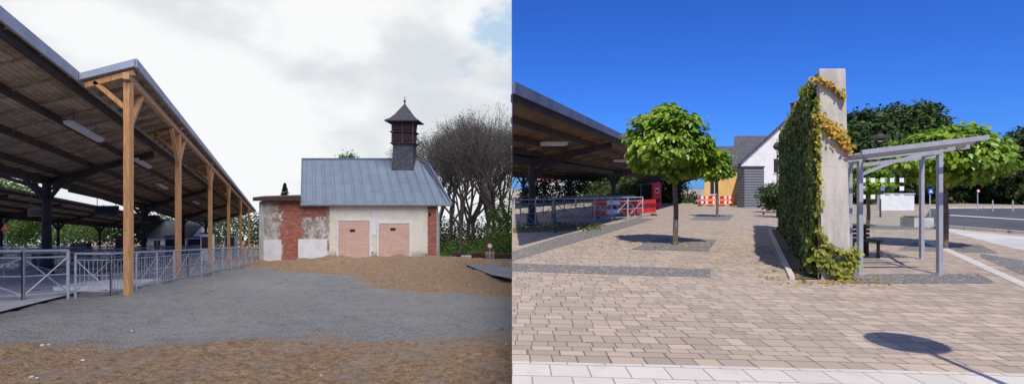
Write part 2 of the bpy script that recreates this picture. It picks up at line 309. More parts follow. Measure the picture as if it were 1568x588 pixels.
m.hexa([L(-4.12,14.7,6.50),L(-4.04,14.7,6.50),L(-4.04,86,6.50),L(-4.12,86,6.50),L(-4.12,14.7,6.74),L(-4.04,14.7,6.74),L(-4.04,86,6.74),L(-4.12,86,6.74)],M_fas)
m.hexa([L(-5.64,14.60,6.12),L(-4.10,14.60,6.50),L(-4.10,14.69,6.50),L(-5.64,14.69,6.12),L(-5.64,14.60,6.30),L(-4.10,14.60,6.70),L(-4.10,14.69,6.70),L(-5.64,14.69,6.30)],M_fas)
Y=15.2
while Y<85: m.beam(L(-5.6,Y,6.12),L(-4.2,Y,6.47),.1,.12,M_raf); Y+=1.0
m.make("roof_extension",LC,E)
m=MB(); a=-4.3
for Y in (14.75,21.9,31.8,43.,56.,70.):
    x_,y_,z_=L(a,Y,0); 
    m.beam((x_,y_,zt(x_,y_)-.3),(x_,y_,z_+6.08),.17,.17,M_pine)
    m.beam(L(a,Y,4.75),L(a,Y+1.35,6.05),.12,.12,M_pine)
    if Y>15: m.beam(L(a,Y,4.75),L(a,Y-1.35,6.05),.12,.12,M_pine)
    m.beam(L(a,Y,5.3),L(a-.95,Y,6.1),.1,.1,M_pine)
    m.beam(L(a-1.2,Y,6.0),L(a+.15,Y,6.36),.1,.14,M_pine)
m.beam(L(a,14.5,6.2),L(a,86,6.2),.14,.18,M_pine)
m.make("timber_props",LC,E)
canopy("platform_canopy",L,-26,-20,4.2,5.4,lambda a:24.,110,LC,M_plk,M_dark,[30,39,48.5,61,75,90],fh=.12,colr=.16,dY=3)
for (u,v,Y,l) in ((131,202,18.,3.2),(218,250,26,3.),(5,232,20,3.),(248,285,36,3.),(300,310,50,3.)):
    x_=(u-784)/F*Y; z_=1.6-(v-290)/F*Y; m=MB(); c=Vector((x_,Y,z_))
    s_=Vector((-.4425,1,-.1)).normalized()*l/2
    m.beam(c-s_,c+s_,.26,.10,M_wpaint); m.beam(c-s_*.96+Vector((0,0,-.07)),c+s_*.96+Vector((0,0,-.07)),.15,.05,M_wpaint)
    m.cyl(c-s_*.7,c-s_*.7+Vector((0,0,.6)),.012,.012,5,M_dark); m.cyl(c+s_*.7,c+s_*.7+Vector((0,0,.6)),.012,.012,5,M_dark); m.make("tube_lamp",LC)
for (u,v,Y) in ((163,322,34.),(230,335,45.),(60,325,38.)):
    x_=(u-784)/F*Y; z_=1.6-(v-290)/F*Y; m=MB(); m.box(x_-.75,x_+.75,Y-.1,Y+.1,z_-.3,z_+.3,M_dark); m.box(x_-.6,x_+.6,Y-.115,Y-.1005,z_-.18,z_+.18,M_black)
    for s in(-.6,.6): m.cyl((x_+s,Y,z_+.3),(x_+s,Y,z_+1.4),.02,.02,5,M_dark)
    m.make("platform_display_sign",LC)

def railing(name,pts,coll,h=1.2,sp=1.9,mat=None,style='x',r=.028):
    mat=mat or M_galv; m=MB()
    for (p,q) in zip(pts[:-1],pts[1:]):
        p=Vector(p);q=Vector(q); n_=max(1,round((q-p).length/sp)); up=Vector((0,0,1))
        for i in range(n_+1):
            b=p.lerp(q,i/n_); m.cyl(b-up*.15,b+up*h,r*1.15,r*1.15,7,mat)
        m.cyl(p+up*h,q+up*h,r,r,7,mat); m.cyl(p+up*(h-.18),q+up*(h-.18),r*.6,r*.6,5,mat); m.cyl(p+up*.16,q+up*.16,r*.7,r*.7,5,mat)
        m.cyl(p+up*(h*.5),q+up*(h*.5),r*.5,r*.5,5,mat)
        for i in range(n_):
            a=p.lerp(q,i/n_); b=p.lerp(q,(i+1)/n_)
            m.cyl(a+up*.16,b+up*(h-.18),r*.5,r*.5,4,mat,False); m.cyl(b+up*.16,a+up*(h-.18),r*.5,r*.5,4,mat,False)
            if style=='v':
                for k in range(1,8): c=a.lerp(b,k/8); m.cyl(c+up*.16,c+up*(h-.18),r*.3,r*.3,4,mat,False)
    return m.make(name,coll)
def g(X,Y): return (X,Y,-.1*Y)
railing("steel_railing",[g(-15.6,13.7),g(-13.0,13.9),g(-12.75,15.0)],LC,1.35,1.9,r=.036)
railing("steel_railing",[g(-12.7,15.2),g(-11.56,15.06),g(-13.57,21.9),g(-17.9,36.6)],LC,1.25,1.9,style='v')
railing("steel_railing",[g(-17.5,18),g(-15.,19),g(-16,24)],LC,1.2,1.9,M_galvd)
railing("steel_railing",[L(-20,24,0),L(-14,26,0),L(-8,27,0)],LC,1.2,1.9,M_galvd,style='v')
railing("steel_railing",[L(-22,34,0),L(-13,36,0),L(-7,38,0)],LC,1.2,1.9,M_galvd,style='v')
railing("steel_railing",[L(-30,46,0),L(-7,50,0)],LC,1.2,2.,M_galvd,style='v')
railing("steel_railing",[L(-9,24,0),L(-9,80,0)],LC,1.2,2.2,M_galvd)
railing("steel_railing",[L(-13,24,0),L(-13,80,0)],LC,1.2,2.2,M_galvd)
m=MB()
m.hexa([g(-14.5,16.5),g(-12.2,16.8),g(-13.4,20),g(-15.6,19.5)]+[(q[0],q[1],q[2]+.18) for q in (g(-14.5,16.5),g(-12.2,16.8),g(-13.4,20),g(-15.6,19.5))],M_white); m.make("stair_parapet",LC)
for (u,Y,w,h,mt) in ((315,40.,.8,2.2,M_wpaint),(262,44.,1.1,2.,M_plat),(182,36,.5,1.9,M_wred),(352,55,1.2,2.3,M_galv),(120,40,1.2,1.4,M_dark),(60,30,.9,1.1,M_dark),(298,60,2.,2.1,M_white)):
    x_=(u-784)/F*Y; m=MB(); z_=-.1*Y; m.box(x_-w/2,x_+w/2,Y,Y+.5,z_,z_+h,mt); m.box(x_-w*.38,x_+w*.38,Y-.02,Y-.001,z_+h*.5,z_+h*.9,M_dark); m.box(x_-w/2-.04,x_+w/2+.04,Y-.05,Y+.55,z_+h+.001,z_+h+.07,M_dark); m.make("information_pillar",LC)

# ---- old station outbuilding
E=empty("old_station_outbuilding",LC)
yb=43.; sk=-.4
k=yb/F
def bx(u,y=yb): return (u-784)*k+(y-yb)*sk
def bz(v): return 1.6-(v-290)*k
zb=-5.0
w=MB(); DY=9.
def prism(mb,u0,u1,z0,z1,mat,y0=yb,y1=yb+DY):
    mb.hexa([(bx(u0,y0),y0,z0),(bx(u1,y0),y0,z0),(bx(u1,y1),y1,z0),(bx(u0,y1),y1,z0),(bx(u0,y0),y0,z1),(bx(u1,y0),y0,z1),(bx(u1,y1),y1,z1),(bx(u0,y1),y1,z1)],mat)
prism(w,397,670,zb,bz(309),M_facL); w.make("walls",LC,E)
tr=MB()
def panel(u0,u1,v0,v1,mat,d=.05): 
    tr.box(bx(u0),bx(u1),yb-d,yb-.002,bz(v1),bz(v0),mat)
panel(518,566,338,402,M_bdoor,.03); panel(580,627,342,402,M_bdoor,.03)
for (a,b,c,d) in ((515.5,518,334,402),(566,568.5,334,402),(577.5,580,338,402),(627,629.5,338,402)): panel(a,b,c,d,M_white,.06)
panel(518,566,335,338,M_white,.065); panel(580,627,339,342,M_white,.065)
panel(536,544,351,355,M_black,.045); panel(598,606,349,353,M_black,.045)
panel(404,431,367,402,M_white,.05); panel(457,501,366,402,M_white,.06); panel(505,655,314,318,M_white,.08); panel(569.5,576.5,320.1,360,M_white,.03)
panel(397,404,312,402,M_plat,.04)
panel(656,660,326,330,M_black,.06)
tr.make("door_and_wall_panels",LC,E)
r=MB(); yr=48.; zr=4.36; ze=bz(311)
def X_(u,Y): return (u-784)/F*Y
eL=(X_(461,42.6),42.6,ze-.1); eR=(X_(692,42.6),42.6,ze-.1); rL=(X_(462.5,yr),yr,zr); rR=(X_(640,yr),yr,zr)
bL=(eL[0]-4.4,53.4,ze-.1); bR=(eR[0]-4.4+.3,53.4,ze-.1)
up=lambda p,d=.12:(p[0],p[1],p[2]+d)
sh=(X_(657,46.8),46.8,zr-.55)
r.poly([eL,eR,sh,rR,rL],M_zinc); r.poly([bL,rL,rR,bR],M_zinc); r.poly([eR,bR,rR,sh],M_zinc)
r.poly([(eL[0],eL[1],eL[2]-.12),(bL[0],bL[1],bL[2]-.12),(bR[0],bR[1],bR[2]-.12),(eR[0],eR[1],eR[2]-.12)],M_raf)
r.poly([eL,rL,bL],M_white)
r.make("roof",LC,E)
s=MB(); n_=15
for i in range(n_):
    t=(i+.5)/n_; a=Vector(eL).lerp(Vector(eR),t)
    b=Vector(rL).lerp(Vector(rR),min(1,t*1.12)) 
    if t>.89: b=Vector(rR).lerp(Vector(sh),(t-.89)/.11)
    s.beam(a+Vector((0,-.02,.02)),b+Vector((0,-.02,.02)),.03,.05,M_seam)
s.beam(up(rL,.05),up(rR,.05),.22,.1,M_seam); s.beam(up(rR,.03),up(sh,.03),.14,.1,M_seam); s.beam(up(sh,.03),up(eR,.03),.14,.08,M_seam)
s.beam(up(eL,-.02),up(rL,.03),.1,.1,M_seam)
s.cyl((eL[0],eL[1]-.08,eL[2]-.06),(eR[0],eR[1]-.08,eR[2]-.06),.09,.09,8,M_seam)
s.cyl((bx(678),yb-.2,bz(314)),(bx(672),yb-.05,bz(330)),.06,.06,7,M_galv); s.cyl((bx(672),yb-.08,bz(330)),(bx(672),yb-.08,zb+.6),.06,.06,7,M_galv)
s.make("roof_seams_and_gutter",LC,E)
an=MB(); 
an.hexa([(X_(387,42.4),42.4,bz(307.5)),(X_(460,42.4),42.4,bz(307.5)),(X_(460,42.4)-3.6,52,bz(307.5)),(X_(387,42.4)-3.6,52,bz(307.5)),(X_(387,42.4),42.4,bz(302)),(X_(460,42.4),42.4,bz(300)),(X_(460,42.4)-3.6,52,bz(300)),(X_(387,42.4)-3.6,52,bz(302))],M_oldw)
an.make("flat_roof",LC,E)
t=MB(); tx=X_(621.5,yr); ty=yr-.5
t.rev(tx,ty,[(3.3,.98),(4.2,.93),(5.5,.88),(5.62,.98),(5.66,.98)],4,M_slate,True)
t.rev(tx,ty,[(5.64,1.04),(5.72,1.12),(5.8,1.0),(5.82,.9),(6.62,.93),(6.66,1.08),(6.74,1.14),(6.8,1.02),(6.82,.9),(7.6,.98),(7.75,1.15)],4,M_oldw,True)
t.rev(tx,ty,[(7.62,1.5),(7.70,1.52),(7.95,1.1),(8.35,.72),(8.8,.42),(9.1,.2),(9.35,.05)],4,M_slate,True)
t.rev(tx,ty,[(9.3,.06),(9.5,.05),(9.55,.12),(9.65,.12),(9.7,.04),(10.1,.005)],8,M_slate)
for zz in (5.95,6.95):
    for sx in (-.45,.45):
        t.box(tx+sx-.33,tx+sx+.33,ty-1.0,ty-.9,zz-.05,zz+.55,M_black)
        for q in range(6): t.box(tx+sx-.33,tx+sx+.33,ty-1.06,ty-1.001,zz-.03+q*.095,zz+.02+q*.095,M_oldw)
    for q in (-.92,0,.92): t.box(tx+q-.05,tx+q+.05,ty-1.07,ty-.96,5.8 if zz<6.5 else 6.82,6.64 if zz<6.5 else 7.6,M_slate)
t.make("ridge_turret",LC,E)

def baretree(name,x,y,z,h,seed,lean=0):
    rd=random.Random(seed); m=MB(); tips=[]
    def br(p,d,l,r,lv):
        q=p+d*l; m.cyl(p,q,r,r*.72,5 if lv<3 else 3,M_barkd,False)
        if lv>=7 or r<.006: tips.append(q); return
        if lv>4: tips.append(q)
        nb=3 if lv>0 and rd.random()<.75 else 2
        if lv==0: nb=4
        for i in range(nb):
            ax=Vector((rd.gauss(0,1),rd.gauss(0,1),rd.gauss(0,.6))); s=.42 if lv>0 else .5
            nd=(d+ax*s*(.5 if i==0 else .85)+Vector((0,0,.10))).normalized()
            br(q,nd,l*(.72+.16*rd.random()),r*(.70 if i==0 else .54),lv+1)
    br(Vector((x,y,z)),Vector((lean,0,1)).normalized(),h*.24,h*.021,0)
    E=empty(name,LC); m.make("branches",LC,E)
    T=np.array([tuple(t) for t in tips]); 
    if len(T):
        P=np.repeat(T,5,0)+rng.normal(size=(len(T)*5,3))*.32
        leafmesh("twigs",P,rng.normal(size=P.shape),rng.normal(size=P.shape),.05+.09*rng.random(len(P)),rng.random(len(P)),M_twig,LC,E,True)
for i,(u,Y,h) in enumerate(((655,66,12),(672,72,15),(705,62,15),(725,80,19),(745,70,17),(768,64,17),(690,90,18),(778,84,19),(715,74,17.5),(757,92,21))):
    baretree("bare_tree",X_(u,Y),Y,-.1*Y-.2,h,20+i,random.uniform(-.08,.08))
def gb(u,v,Y,rx,rz,ry=None): return (X_(u,Y),Y,1.6-(v-290)/F*Y,rx,ry or rx,rz)
mass("green_bushes",[gb(765,380,52,1.7,2.2),gb(778,352,56,2,3),gb(742,388,56,2.2,1.6),gb(772,330,60,1.6,2.4),gb(712,392,62,3,1.2),gb(690,388,60,2,1.5)],26,.2,.5,60,M_spring,LC)
mass("distant_trees",[gb(540+i*16,392-(i%3)*4,75+(i%4)*4,3.,2.6) for i in range(17)]+[gb(650+i*12,368-(i%3)*6,98,4.,3.5) for i in range(12)],22,.35,.9,34,M_forest,LC)
mass("green_tree",[gb(532,243,70,.9,.9),gb(526,262,70,1.6,2.),gb(540,262,72,1.2,1.5)],22,.22,.4,30,M_spring,LC)
mass("spring_tree",[gb(8,292,70,3.,2.),gb(30,340,72,2.6,3.),gb(-10,320,70,4,3.5),gb(5,352,66,3.5,2.)],26,.28,.6,90,M_spring,LC)
mass("distant_trees",[gb(-20+i*22,358-(i*7%5)*3,100+(i%3)*8,5,3.4) for i in range(24)],24,.42,1.1,44,M_forest,LC)
mass("spring_tree",[gb(95,350,92,3,3),gb(150,345,94,3,2.6),gb(205,352,92,2.6,2.4)],24,.3,.7,50,M_spring,LC)
def conifer(u,v,Y,h,coll):
    P=[];Nn=[];T=[]
    x_=X_(u,Y); zt_=1.6-(v-290)/F*Y
    for i in range(900):
        f=random.random(); r=.03+f*h*.30*(.5+.5*random.random()); a=random.random()*6.28
        P.append((x_+math.cos(a)*r,Y+math.sin(a)*r,zt_-f*h)); Nn.append((math.cos(a)*.3,math.sin(a)*.3,1)); T.append((math.cos(a),math.sin(a),-.3))
    P=np.array(P);E=empty("conifer",coll); leafmesh("needles",P,np.array(Nn)+rng.normal(size=P.shape)*.2,np.array(T),.3+.2*rng.random(len(P)),rng.random(len(P)),M_coni,coll,E,True)
    m=MB(); m.cyl((x_,Y,zt_-h-2),(x_,Y,zt_),.18,.02,6,M_barkd); m.make("trunk",coll,E)
conifer(436,281,70,5,LC)
def house(name,x0,x1,y0,y1,z0,ze,zr_,mw,mr,coll,axis='x',ov=.4,wins=None,kx=0.):
    E=empty(name,coll); m=MB(); m.box(x0,x1,y0,y1,z0,ze,mw)
    rf=MB()
    if axis=='x':
        ym=(y0+y1)/2; 
        for x in (x0,x1): m.poly([(x,y0,ze),(x,y1,ze),(x,ym,zr_)],mw)
        for (ya,yb_) in ((y0-ov,ym),(y1+ov,ym)):
            zz=ze-ov*(zr_-ze)/(ym-y0)
            p=[(x0-ov,ya,zz+.03),(x1+ov,ya,zz+.03),(x1+ov,ym,zr_+.03),(x0-ov,ym,zr_+.03)]; rf.hexa(p+[(a,b,c+.16) for a,b,c in p],mr)
    else:
        xm=(x0+x1)/2
        for y in (y0,y1): m.poly([(x0,y,ze),(x1,y,ze),(xm,y,zr_)],mw)
        for xa in (x0-ov,x1+ov):
            zz=ze-ov*(zr_-ze)/(xm-x0)
            p=[(xa,y0-ov,zz+.03),(xm,y0-ov,zr_+.03),(xm,y1+ov,zr_+.03),(xa,y1+ov,zz+.03)]; rf.hexa(p+[(a,b,c+.16) for a,b,c in p],mr)
    wn_=MB()
    for (wx,wz,ww,wh) in (wins or []):
        wn_.box(wx-ww/2,wx+ww/2,y0-.05,y0-.003,wz,wz+wh,M_black)
        wn_.box(wx-ww/2-.08,wx+ww/2+.08,y0-.08,y0-.052,wz-.09,wz-.01,M_wpaint); wn_.box(wx-.03,wx+.03,y0-.07,y0-.051,wz,wz+wh,M_wpaint)
    if kx: m.skew(y0,kx); rf.skew(y0,kx)
    m.make("walls",coll,E); rf.make("roof",coll,E)
    if wins: wn_.make("windows",coll,E)
house("village_house",-60,-53,86,93,-10.5,-6.2,-4,M_white,M_tile,LC,wins=[(-58.4,-8.2,1,1.4),(-56.5,-8.2,1,1.4),(-54.6,-8.2,1,1.4)])
def roadsign(coll,x,y,z,h,kind,s=.3):
    m=MB(); m.cyl((x,y,z),(x,y,z+h),.03,.03,7,M_galv); c=z+h-s
    def disc(r,yy,n,mt,off=0):
        pts=[(x+math.sin(2*math.pi*i/n+off)*r,yy,c+math.cos(2*math.pi*i/n+off)*r) for i in range(n)]
        b=[(a,yy+.02,q) for a,_,q in pts]; m.poly(pts[::-1],mt); m.poly(b,mt)
        for i in range(n): j=(i+1)%n; m.poly([pts[i],pts[j],b[j],b[i]],mt)
    if kind=='round': disc(s,y-.06,20,M_red); disc(s*.72,y-.085,20,M_wpaint)
    elif kind=='tri': disc(s*1.2,y-.06,3,M_red); disc(s*.8,y-.085,3,M_yel)
    else:
        m.box(x-s,x+s,y-.06,y-.03,c-s,c+s,M_blue); m.poly([(x-s*.7,y-.066,c-s*.6),(x+s*.7,y-.066,c-s*.6),(x,y-.066,c+s*.7)],M_wpaint)
    m.make("traffic_sign",coll)
roadsign(LC,X_(750,44),44,-4.5,1.6,'round',.24); roadsign(LC,X_(9,40),40,-4,3.,'tri',.35)
for (u,Y,w,h,mt) in ((699,42,.8,.8,M_oldw),(713,41,.8,.55,M_plat),(732,47,1.3,.6,M_oldw),(750,47.5,.9,.65,M_raf),(770,48,1.5,.5,M_oldw)):
    m=MB(); x_=X_(u,Y); z_=-.1*Y
    for q in range(int(h/.14)):
        for p in range(3): m.box(x_-w/2+p*w/3+.01,x_-w/2+(p+1)*w/3-.015,Y+random.uniform(-.05,.05),Y+.9,z_+q*.15,z_+q*.15+.13,mt)
    m.make("building_material_stack",LC)

# ================= RIGHT : paved square =================
m=MB(); m.poly([(0.0,-60,0),(1500,-60,0),(1500,2500,0),(0.0,2500,0)],M_pave); 
m.poly([(0.005,2.5,-.004),(0.005,2500,-.004),(0.005,2500,-255),(0.005,2.5,-.5)],M_conc); m.make("paved_square",RC)
def sheet(name,pts,mat,z=.004):
    m=MB(); m.poly([(p[0],p[1],z) for p in pts],mat); return m.make(name,RC)
sheet("slab_strip",[(0.002,-5),(9,-5),(9,4.87-.675),(0.002,4.87)],M_slab)
sheet("cobble_band",[(0.002,10.2),(3.6,9.5),(4.0,10.5),(0.002,11.3)],M_cob)
sheet("cobble_band",[(0.002,11.7),(2.75,17.6),(7.8,28.4),(7.0,29.0),(1.75,18.),(0.002,13.4)],M_cob,.008)
sheet("tree_pit",[G(966,382),G(1084,385),G(1098,367),G(1008,364)],M_cob,.008); sheet("tree_pit",[G(1055,337),G(1115,338),G(1125,329),G(1072,328)],M_cob)
sheet("cobble_band",[G(1308,434),G(1528,434),G(1498,419),G(1308,420)],M_cob)
sheet("cobble_band",[G(1575,425),G(1575,400),G(1500,388),G(1502,394)],M_cob)
sheet("tree_pit",[G(1375,383),G(1530,388),G(1500,374),G(1400,371)],M_cob)
sheet("cobble_band",[G(1300,350),G(1440,352),G(1430,346),G(1300,345)],M_cob)
sheet("kerb_line",[G(1405,366),G(1600,455),G(1600,446),G(1420,366)],M_slab,.006)
m=MB(); P0=G(1408,345);P1=G(1600,361);P2=G(1600,322);P3=G(1425,319.5)
m.poly([(P0[0],P0[1],.005),(P1[0],P1[1],.005),(200,30,.005),(200,60,.005),(P3[0],P3[1],.005)],M_asph); m.make("road",RC)
m=MB(); m.beam((P0[0]-.3,P0[1]+.15,.05),(P1[0],P1[1]-.12,.05),.16,.12,M_slab); m.beam((P3[0],P3[1]+.3,.05),(200,60.3,.05),.16,.12,M_slab); m.make("kerb",RC)
sheet("road_marking",[G(1452,330),G(1568,337),G(1568,336),G(1456,329.2)],M_wpaint,.010)
sheet("bus_lane_surface",[G(1440,352),G(1600,392),G(1600,366),G(1420,347)],M_plat,.004)
sheet("planting_bed",[G(786,357),G(915,350),G(930,344),(0.004,21.4)],M_mulch,.01)
P=[];
for i in range(500):
    u=random.uniform(786,920); v=random.uniform(344,356); q=G(u,v); P.append((max(.05,q[0]),q[1],random.random()*.16))
P=np.array(P); leafmesh("dry_ground_plants",P,rng.normal(size=P.shape),rng.normal(size=P.shape)+np.array([0,0,1]),.06+.08*rng.random(len(P)),.2+.4*rng.random(len(P)),M_ivy,RC,None,True)
# fallen leaves on the paving near wall and trees
P=[]
for i in range(420):
    if i%3==0: s0=random.random()*6; P.append((5.1+.4575*s0-abs(random.gauss(0,.5)),9.2+s0,.02))
    elif i%3==1: P.append((5.6+random.gauss(0,.5),8.95+random.gauss(0,.2),.02))
    else: P.append((4.7+random.gauss(0,1.1),15.2+random.gauss(0,1.0),.02))
P=np.array(P); leafmesh("fallen_leaves",P,rng.normal(size=P.shape)*.3+np.array([0,0,1]),rng.normal(size=P.shape),.04+.05*rng.random(len(P)),.55+.45*rng.random(len(P)),M_ivy,RC,None,True)

# ---- concrete wall with vines
yw0=9.27; dirv=(.4575,1); Lw=11.3; xl,xr_=5.47,5.96
E=empty("vine_covered_wall",RC); m=MB()
zt0=3.74
m.hexa([(xl+.02,yw0,-.1),(xr_+.06,yw0,-.1),(xr_+.06+dirv[0]*Lw,yw0+Lw,-.1),(xl+dirv[0]*Lw,yw0+Lw,-.1),(xl-.02,yw0,zt0),(xr_-.04,yw0,zt0),(xr_-.04+dirv[0]*Lw,yw0+Lw,zt0),(xl-.02+dirv[0]*Lw,yw0+Lw,zt0)],M_conc)
o=m.make("concrete_wall",RC,E); bv=o.modifiers.new("b",'BEVEL'); bv.width=.02; bv.segments=2
nl=np.array([-1,dirv[0],0]); nl=nl/np.linalg.norm(nl)
P=[];Nn=[];T=[];val=[];sz=[]
def addleaf(p,nrm,v,s):
    P.append(p);Nn.append(np.array(nrm)+rng.normal(size=3)*.4);T.append(np.array([0,0,-1])+rng.normal(size=3)*.5);val.append(min(1,max(0,v)));sz.append(s)
for i in range(24000):
    s_=Lw*random.random()**1.25; z_=random.random()*3.70
    if s_<.3 and z_>.9 and random.random()<.85-.4*(z_<2.9): 
        continue
    nn_=mnoise.noise(Vector((s_*.9,z_*.9,3))); 
    if nn_<-.36: continue
    th=.02+.08*random.random()*(1+.9*nn_)+.05*(z_<.8)*random.random()
    if random.random()<.05: th+=.10*random.random()
    p=np.array([xl-.01+dirv[0]*s_,yw0+s_,z_])+nl*th
    edge=max(0,(z_-3.0)/1.2)+.6*max(0,1-s_/1.1)
    addleaf(p,nl*.8+np.array([0,-.25,.35]),.12+.28*random.random()+.4*max(0,mnoise.noise(Vector((s_*1.7,z_*1.7,8))))+edge*.5*random.random(),.06+.08*random.random())
for i in range(900):
    s_=1.0+(Lw-1.)*random.random()
    p=np.array([xl+dirv[0]*s_+random.uniform(-.08,.25),yw0+s_,zt0+random.uniform(-.05,.12)*random.random()])
    addleaf(p,(-.4,-.3,.8),.35+.6*random.random(),.07+.06*random.random())
def garland(pts,nn,spread,v0,v1,s=.085):
    for i in range(nn):
        t=random.random()*(len(pts)-1); j=int(t); f=t-j; a=np.array(pts[j]);b=np.array(pts[min(j+1,len(pts)-1)])
        wv=spread*(.4+.7*random.random()); c=a*(1-f)+b*f+np.array([random.gauss(0,wv),-abs(random.gauss(0,.04)),random.gauss(0,wv)])
        addleaf(c,(-.1,-1,.3),random.uniform(v0,v1),s*(.7+.6*random.random()))
fy=yw0-.03
def fp(u,v): return ((u-784)/F*fy,fy,1.6-(v-290)/F*fy)
garland([fp(1247,122),fp(1256,124),fp(1268,132),fp(1282,142),fp(1292,152)],200,.028,.6,1,.06)
garland([fp(1250,176),fp(1258,190),fp(1270,196),fp(1284,206),fp(1292,218)],380,.058,.6,.95,.065)
garland([fp(1275,205),fp(1290,212),fp(1297,232)],240,.05,.65,1,.07)
garland([fp(1249,150),fp(1252,200),fp(1253,260),fp(1252,330)],220,.028,.4,.85,.06)
garland([fp(1252,350),fp(1262,375),fp(1282,385),fp(1300,390)],210,.035,.45,.75,.075)
garland([fp(1250,390),fp(1262,398),fp(1272,410),fp(1288,420),fp(1300,412),fp(1304,385)],600,.075,.42,.74,.085)
leafmesh("vine_leaves",np.array(P),np.array(Nn),np.array(T),np.array(sz),np.array(val),M_ivy,RC,E)
m=MB()
for pts in ([fp(1253,425),fp(1254,340),fp(1252,250),fp(1256,185),fp(1275,200),fp(1294,225)],[fp(1253,330),fp(1258,370),fp(1285,388)],[fp(1254,185),fp(1250,120),fp(1270,134),fp(1290,150)]):
    for a,b in zip(pts[:-1],pts[1:]): m.cyl(a,b,.012,.01,5,M_bark)
m.make("vine_stems",RC,E)
m=MB()
for k_ in range(12):
    s0=k_*.9; m.hexa([(xl-.55+dirv[0]*s0,yw0+s0,0),(xl-.45+dirv[0]*s0,yw0+s0,0),(xl-.45+dirv[0]*(s0+.88),yw0+s0+.88,0),(xl-.55+dirv[0]*(s0+.88),yw0+s0+.88,0),(xl-.55+dirv[0]*s0,yw0+s0,.06),(xl-.45+dirv[0]*s0,yw0+s0,.06),(xl-.45+dirv[0]*(s0+.88),yw0+s0+.88,.06),(xl-.55+dirv[0]*(s0+.88),yw0+s0+.88,.06)],M_slab)
m.make("bed_edging",RC); sheet("planting_bed",[(xl-.45,yw0),(xl,yw0),(xl+dirv[0]*Lw,yw0+Lw),(xl-.45+dirv[0]*Lw,yw0+Lw)],M_mulch,.02)

# ---- catalpa trees
def catalpa(x,y,h,zc,rx,rz,ncl,lsize,trr,seed,dx=0.):
    E=empty("catalpa_tree",RC); m=MB(); rd=random.Random(seed)
    tz=zc-rz*.75
    pts=[Vector((x,y,-.05)),Vector((x+.03,y,tz*.5)),Vector((x-.01,y+.02,tz))]
    m.cyl(pts[0],pts[1],trr*1.15,trr,9,M_bark,False); m.cyl(pts[1],pts[2],trr,trr*.95,9,M_bark,False)
    for i in range(11):
        a=i*.9+rd.random(); e=rd.uniform(.3,1.2); d=Vector((math.cos(a)*math.cos(e),math.sin(a)*math.cos(e),math.sin(e)))
        q=pts[2]+Vector((d.x*rx*.5,d.y*rx*.5,d.z*rz*.7)); m.cyl(pts[2]-Vector((0,0,.05)),q,trr*.5,trr*.25,6,M_bark,False)
        for _ in range(3):
            q2=q+Vector((rd.gauss(0,.3)*rx,rd.gauss(0,.3)*rx,rd.random()*.5*rz)); m.cyl(q,q2,trr*.22,.01,5,M_bark,False)
    m.make("trunk_and_limbs",RC,E)
    P=[];Nn=[];T=[];val=[];sz=[]
    for k_ in range(ncl):
        d=rng.normal(size=3); d/=np.linalg.norm(d)
        if d[2]<-.45: d[2]*=.5; d/=np.linalg.norm(d)
        rr=.66+.36*rng.random()**.8
        if rng.random()<.22: rr*=.7
        sc=1+.22*mnoise.noise(Vector((d[0]*1.8+seed,d[1]*1.8,d[2]*1.8)))
        dz=d[2] if d[2]>0 else d[2]*.8
        c=np.array([x+dx,y,zc])+np.array([d[0]*rx,d[1]*rx,dz*rz])*rr*sc; m_=rng.integers(12,34); cv=rng.random()
        q=rng.normal(size=(m_,3))*np.array([.13,.13,.075])*lsize/.17; P.append(c+q)
        Nn.append(d[None]*.65+np.array([0,-.1,.6])+rng.normal(size=(m_,3))*.35); T.append(d[None]*.9-np.array([0,0,.9])+rng.normal(size=(m_,3))*.35)
        val.append(np.clip(.1+cv*.45+.45*rng.random(m_),0,1)); sz.append(lsize*(.6+.7*rng.random(m_)))
    leafmesh("crown",np.concatenate(P),np.concatenate(Nn),np.concatenate(T),np.concatenate(sz),np.concatenate(val),M_leafc,RC,E)
catalpa(4.7,15.06,4,2.78,1.10,1.14,450,.155,.07,1,-.18)
catalpa((1098-784)/F*30,30,4,2.75,.75,.98,150,.17,.07,2)
catalpa((1447-784)/F*14.2,14.2,4,2.42,1.28,.82,450,.15,.065,3,.1)
catalpa((1329-784)/F*22.5,22.5,4,1.85,.8,.7,140,.17,.07,4)

# ---- right canopies
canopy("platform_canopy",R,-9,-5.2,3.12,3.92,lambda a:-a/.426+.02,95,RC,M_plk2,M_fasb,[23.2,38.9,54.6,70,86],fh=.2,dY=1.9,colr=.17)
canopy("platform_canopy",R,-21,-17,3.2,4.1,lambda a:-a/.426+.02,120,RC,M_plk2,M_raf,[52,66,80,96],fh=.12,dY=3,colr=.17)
for (a,Y,z) in ((-7,20,3.35),(-7,32,3.35),(-7,46,3.35)):
    m=MB(); x_,y_,z_=R(a,Y,z); m.box(x_-.6,x_+.6,y_-.08,y_+.08,z_-.06,z_+.06,M_wpaint); m.box(x_-.5,x_+.5,y_-.05,y_+.05,z_-.09,z_-.061,M_wpaint); m.cyl((x_,y_,z_+.06),(x_,y_,z_+.35),.02,.02,5,M_dark); m.make("tube_lamp",RC)
railing("steel_railing",[(0.1,21.3,0),(1.9,23.1,0),(7.1,28.4,0)],RC,1.17,1.35,M_galv)
railing("steel_railing",[(1.9,23.1,0),(2.,26,0),(7.4,31.5,0)],RC,1.17,1.9,M_galvd)
railing("steel_railing",[(.5,31,0),(9,38,0)],RC,1.15,1.9,M_galvd)
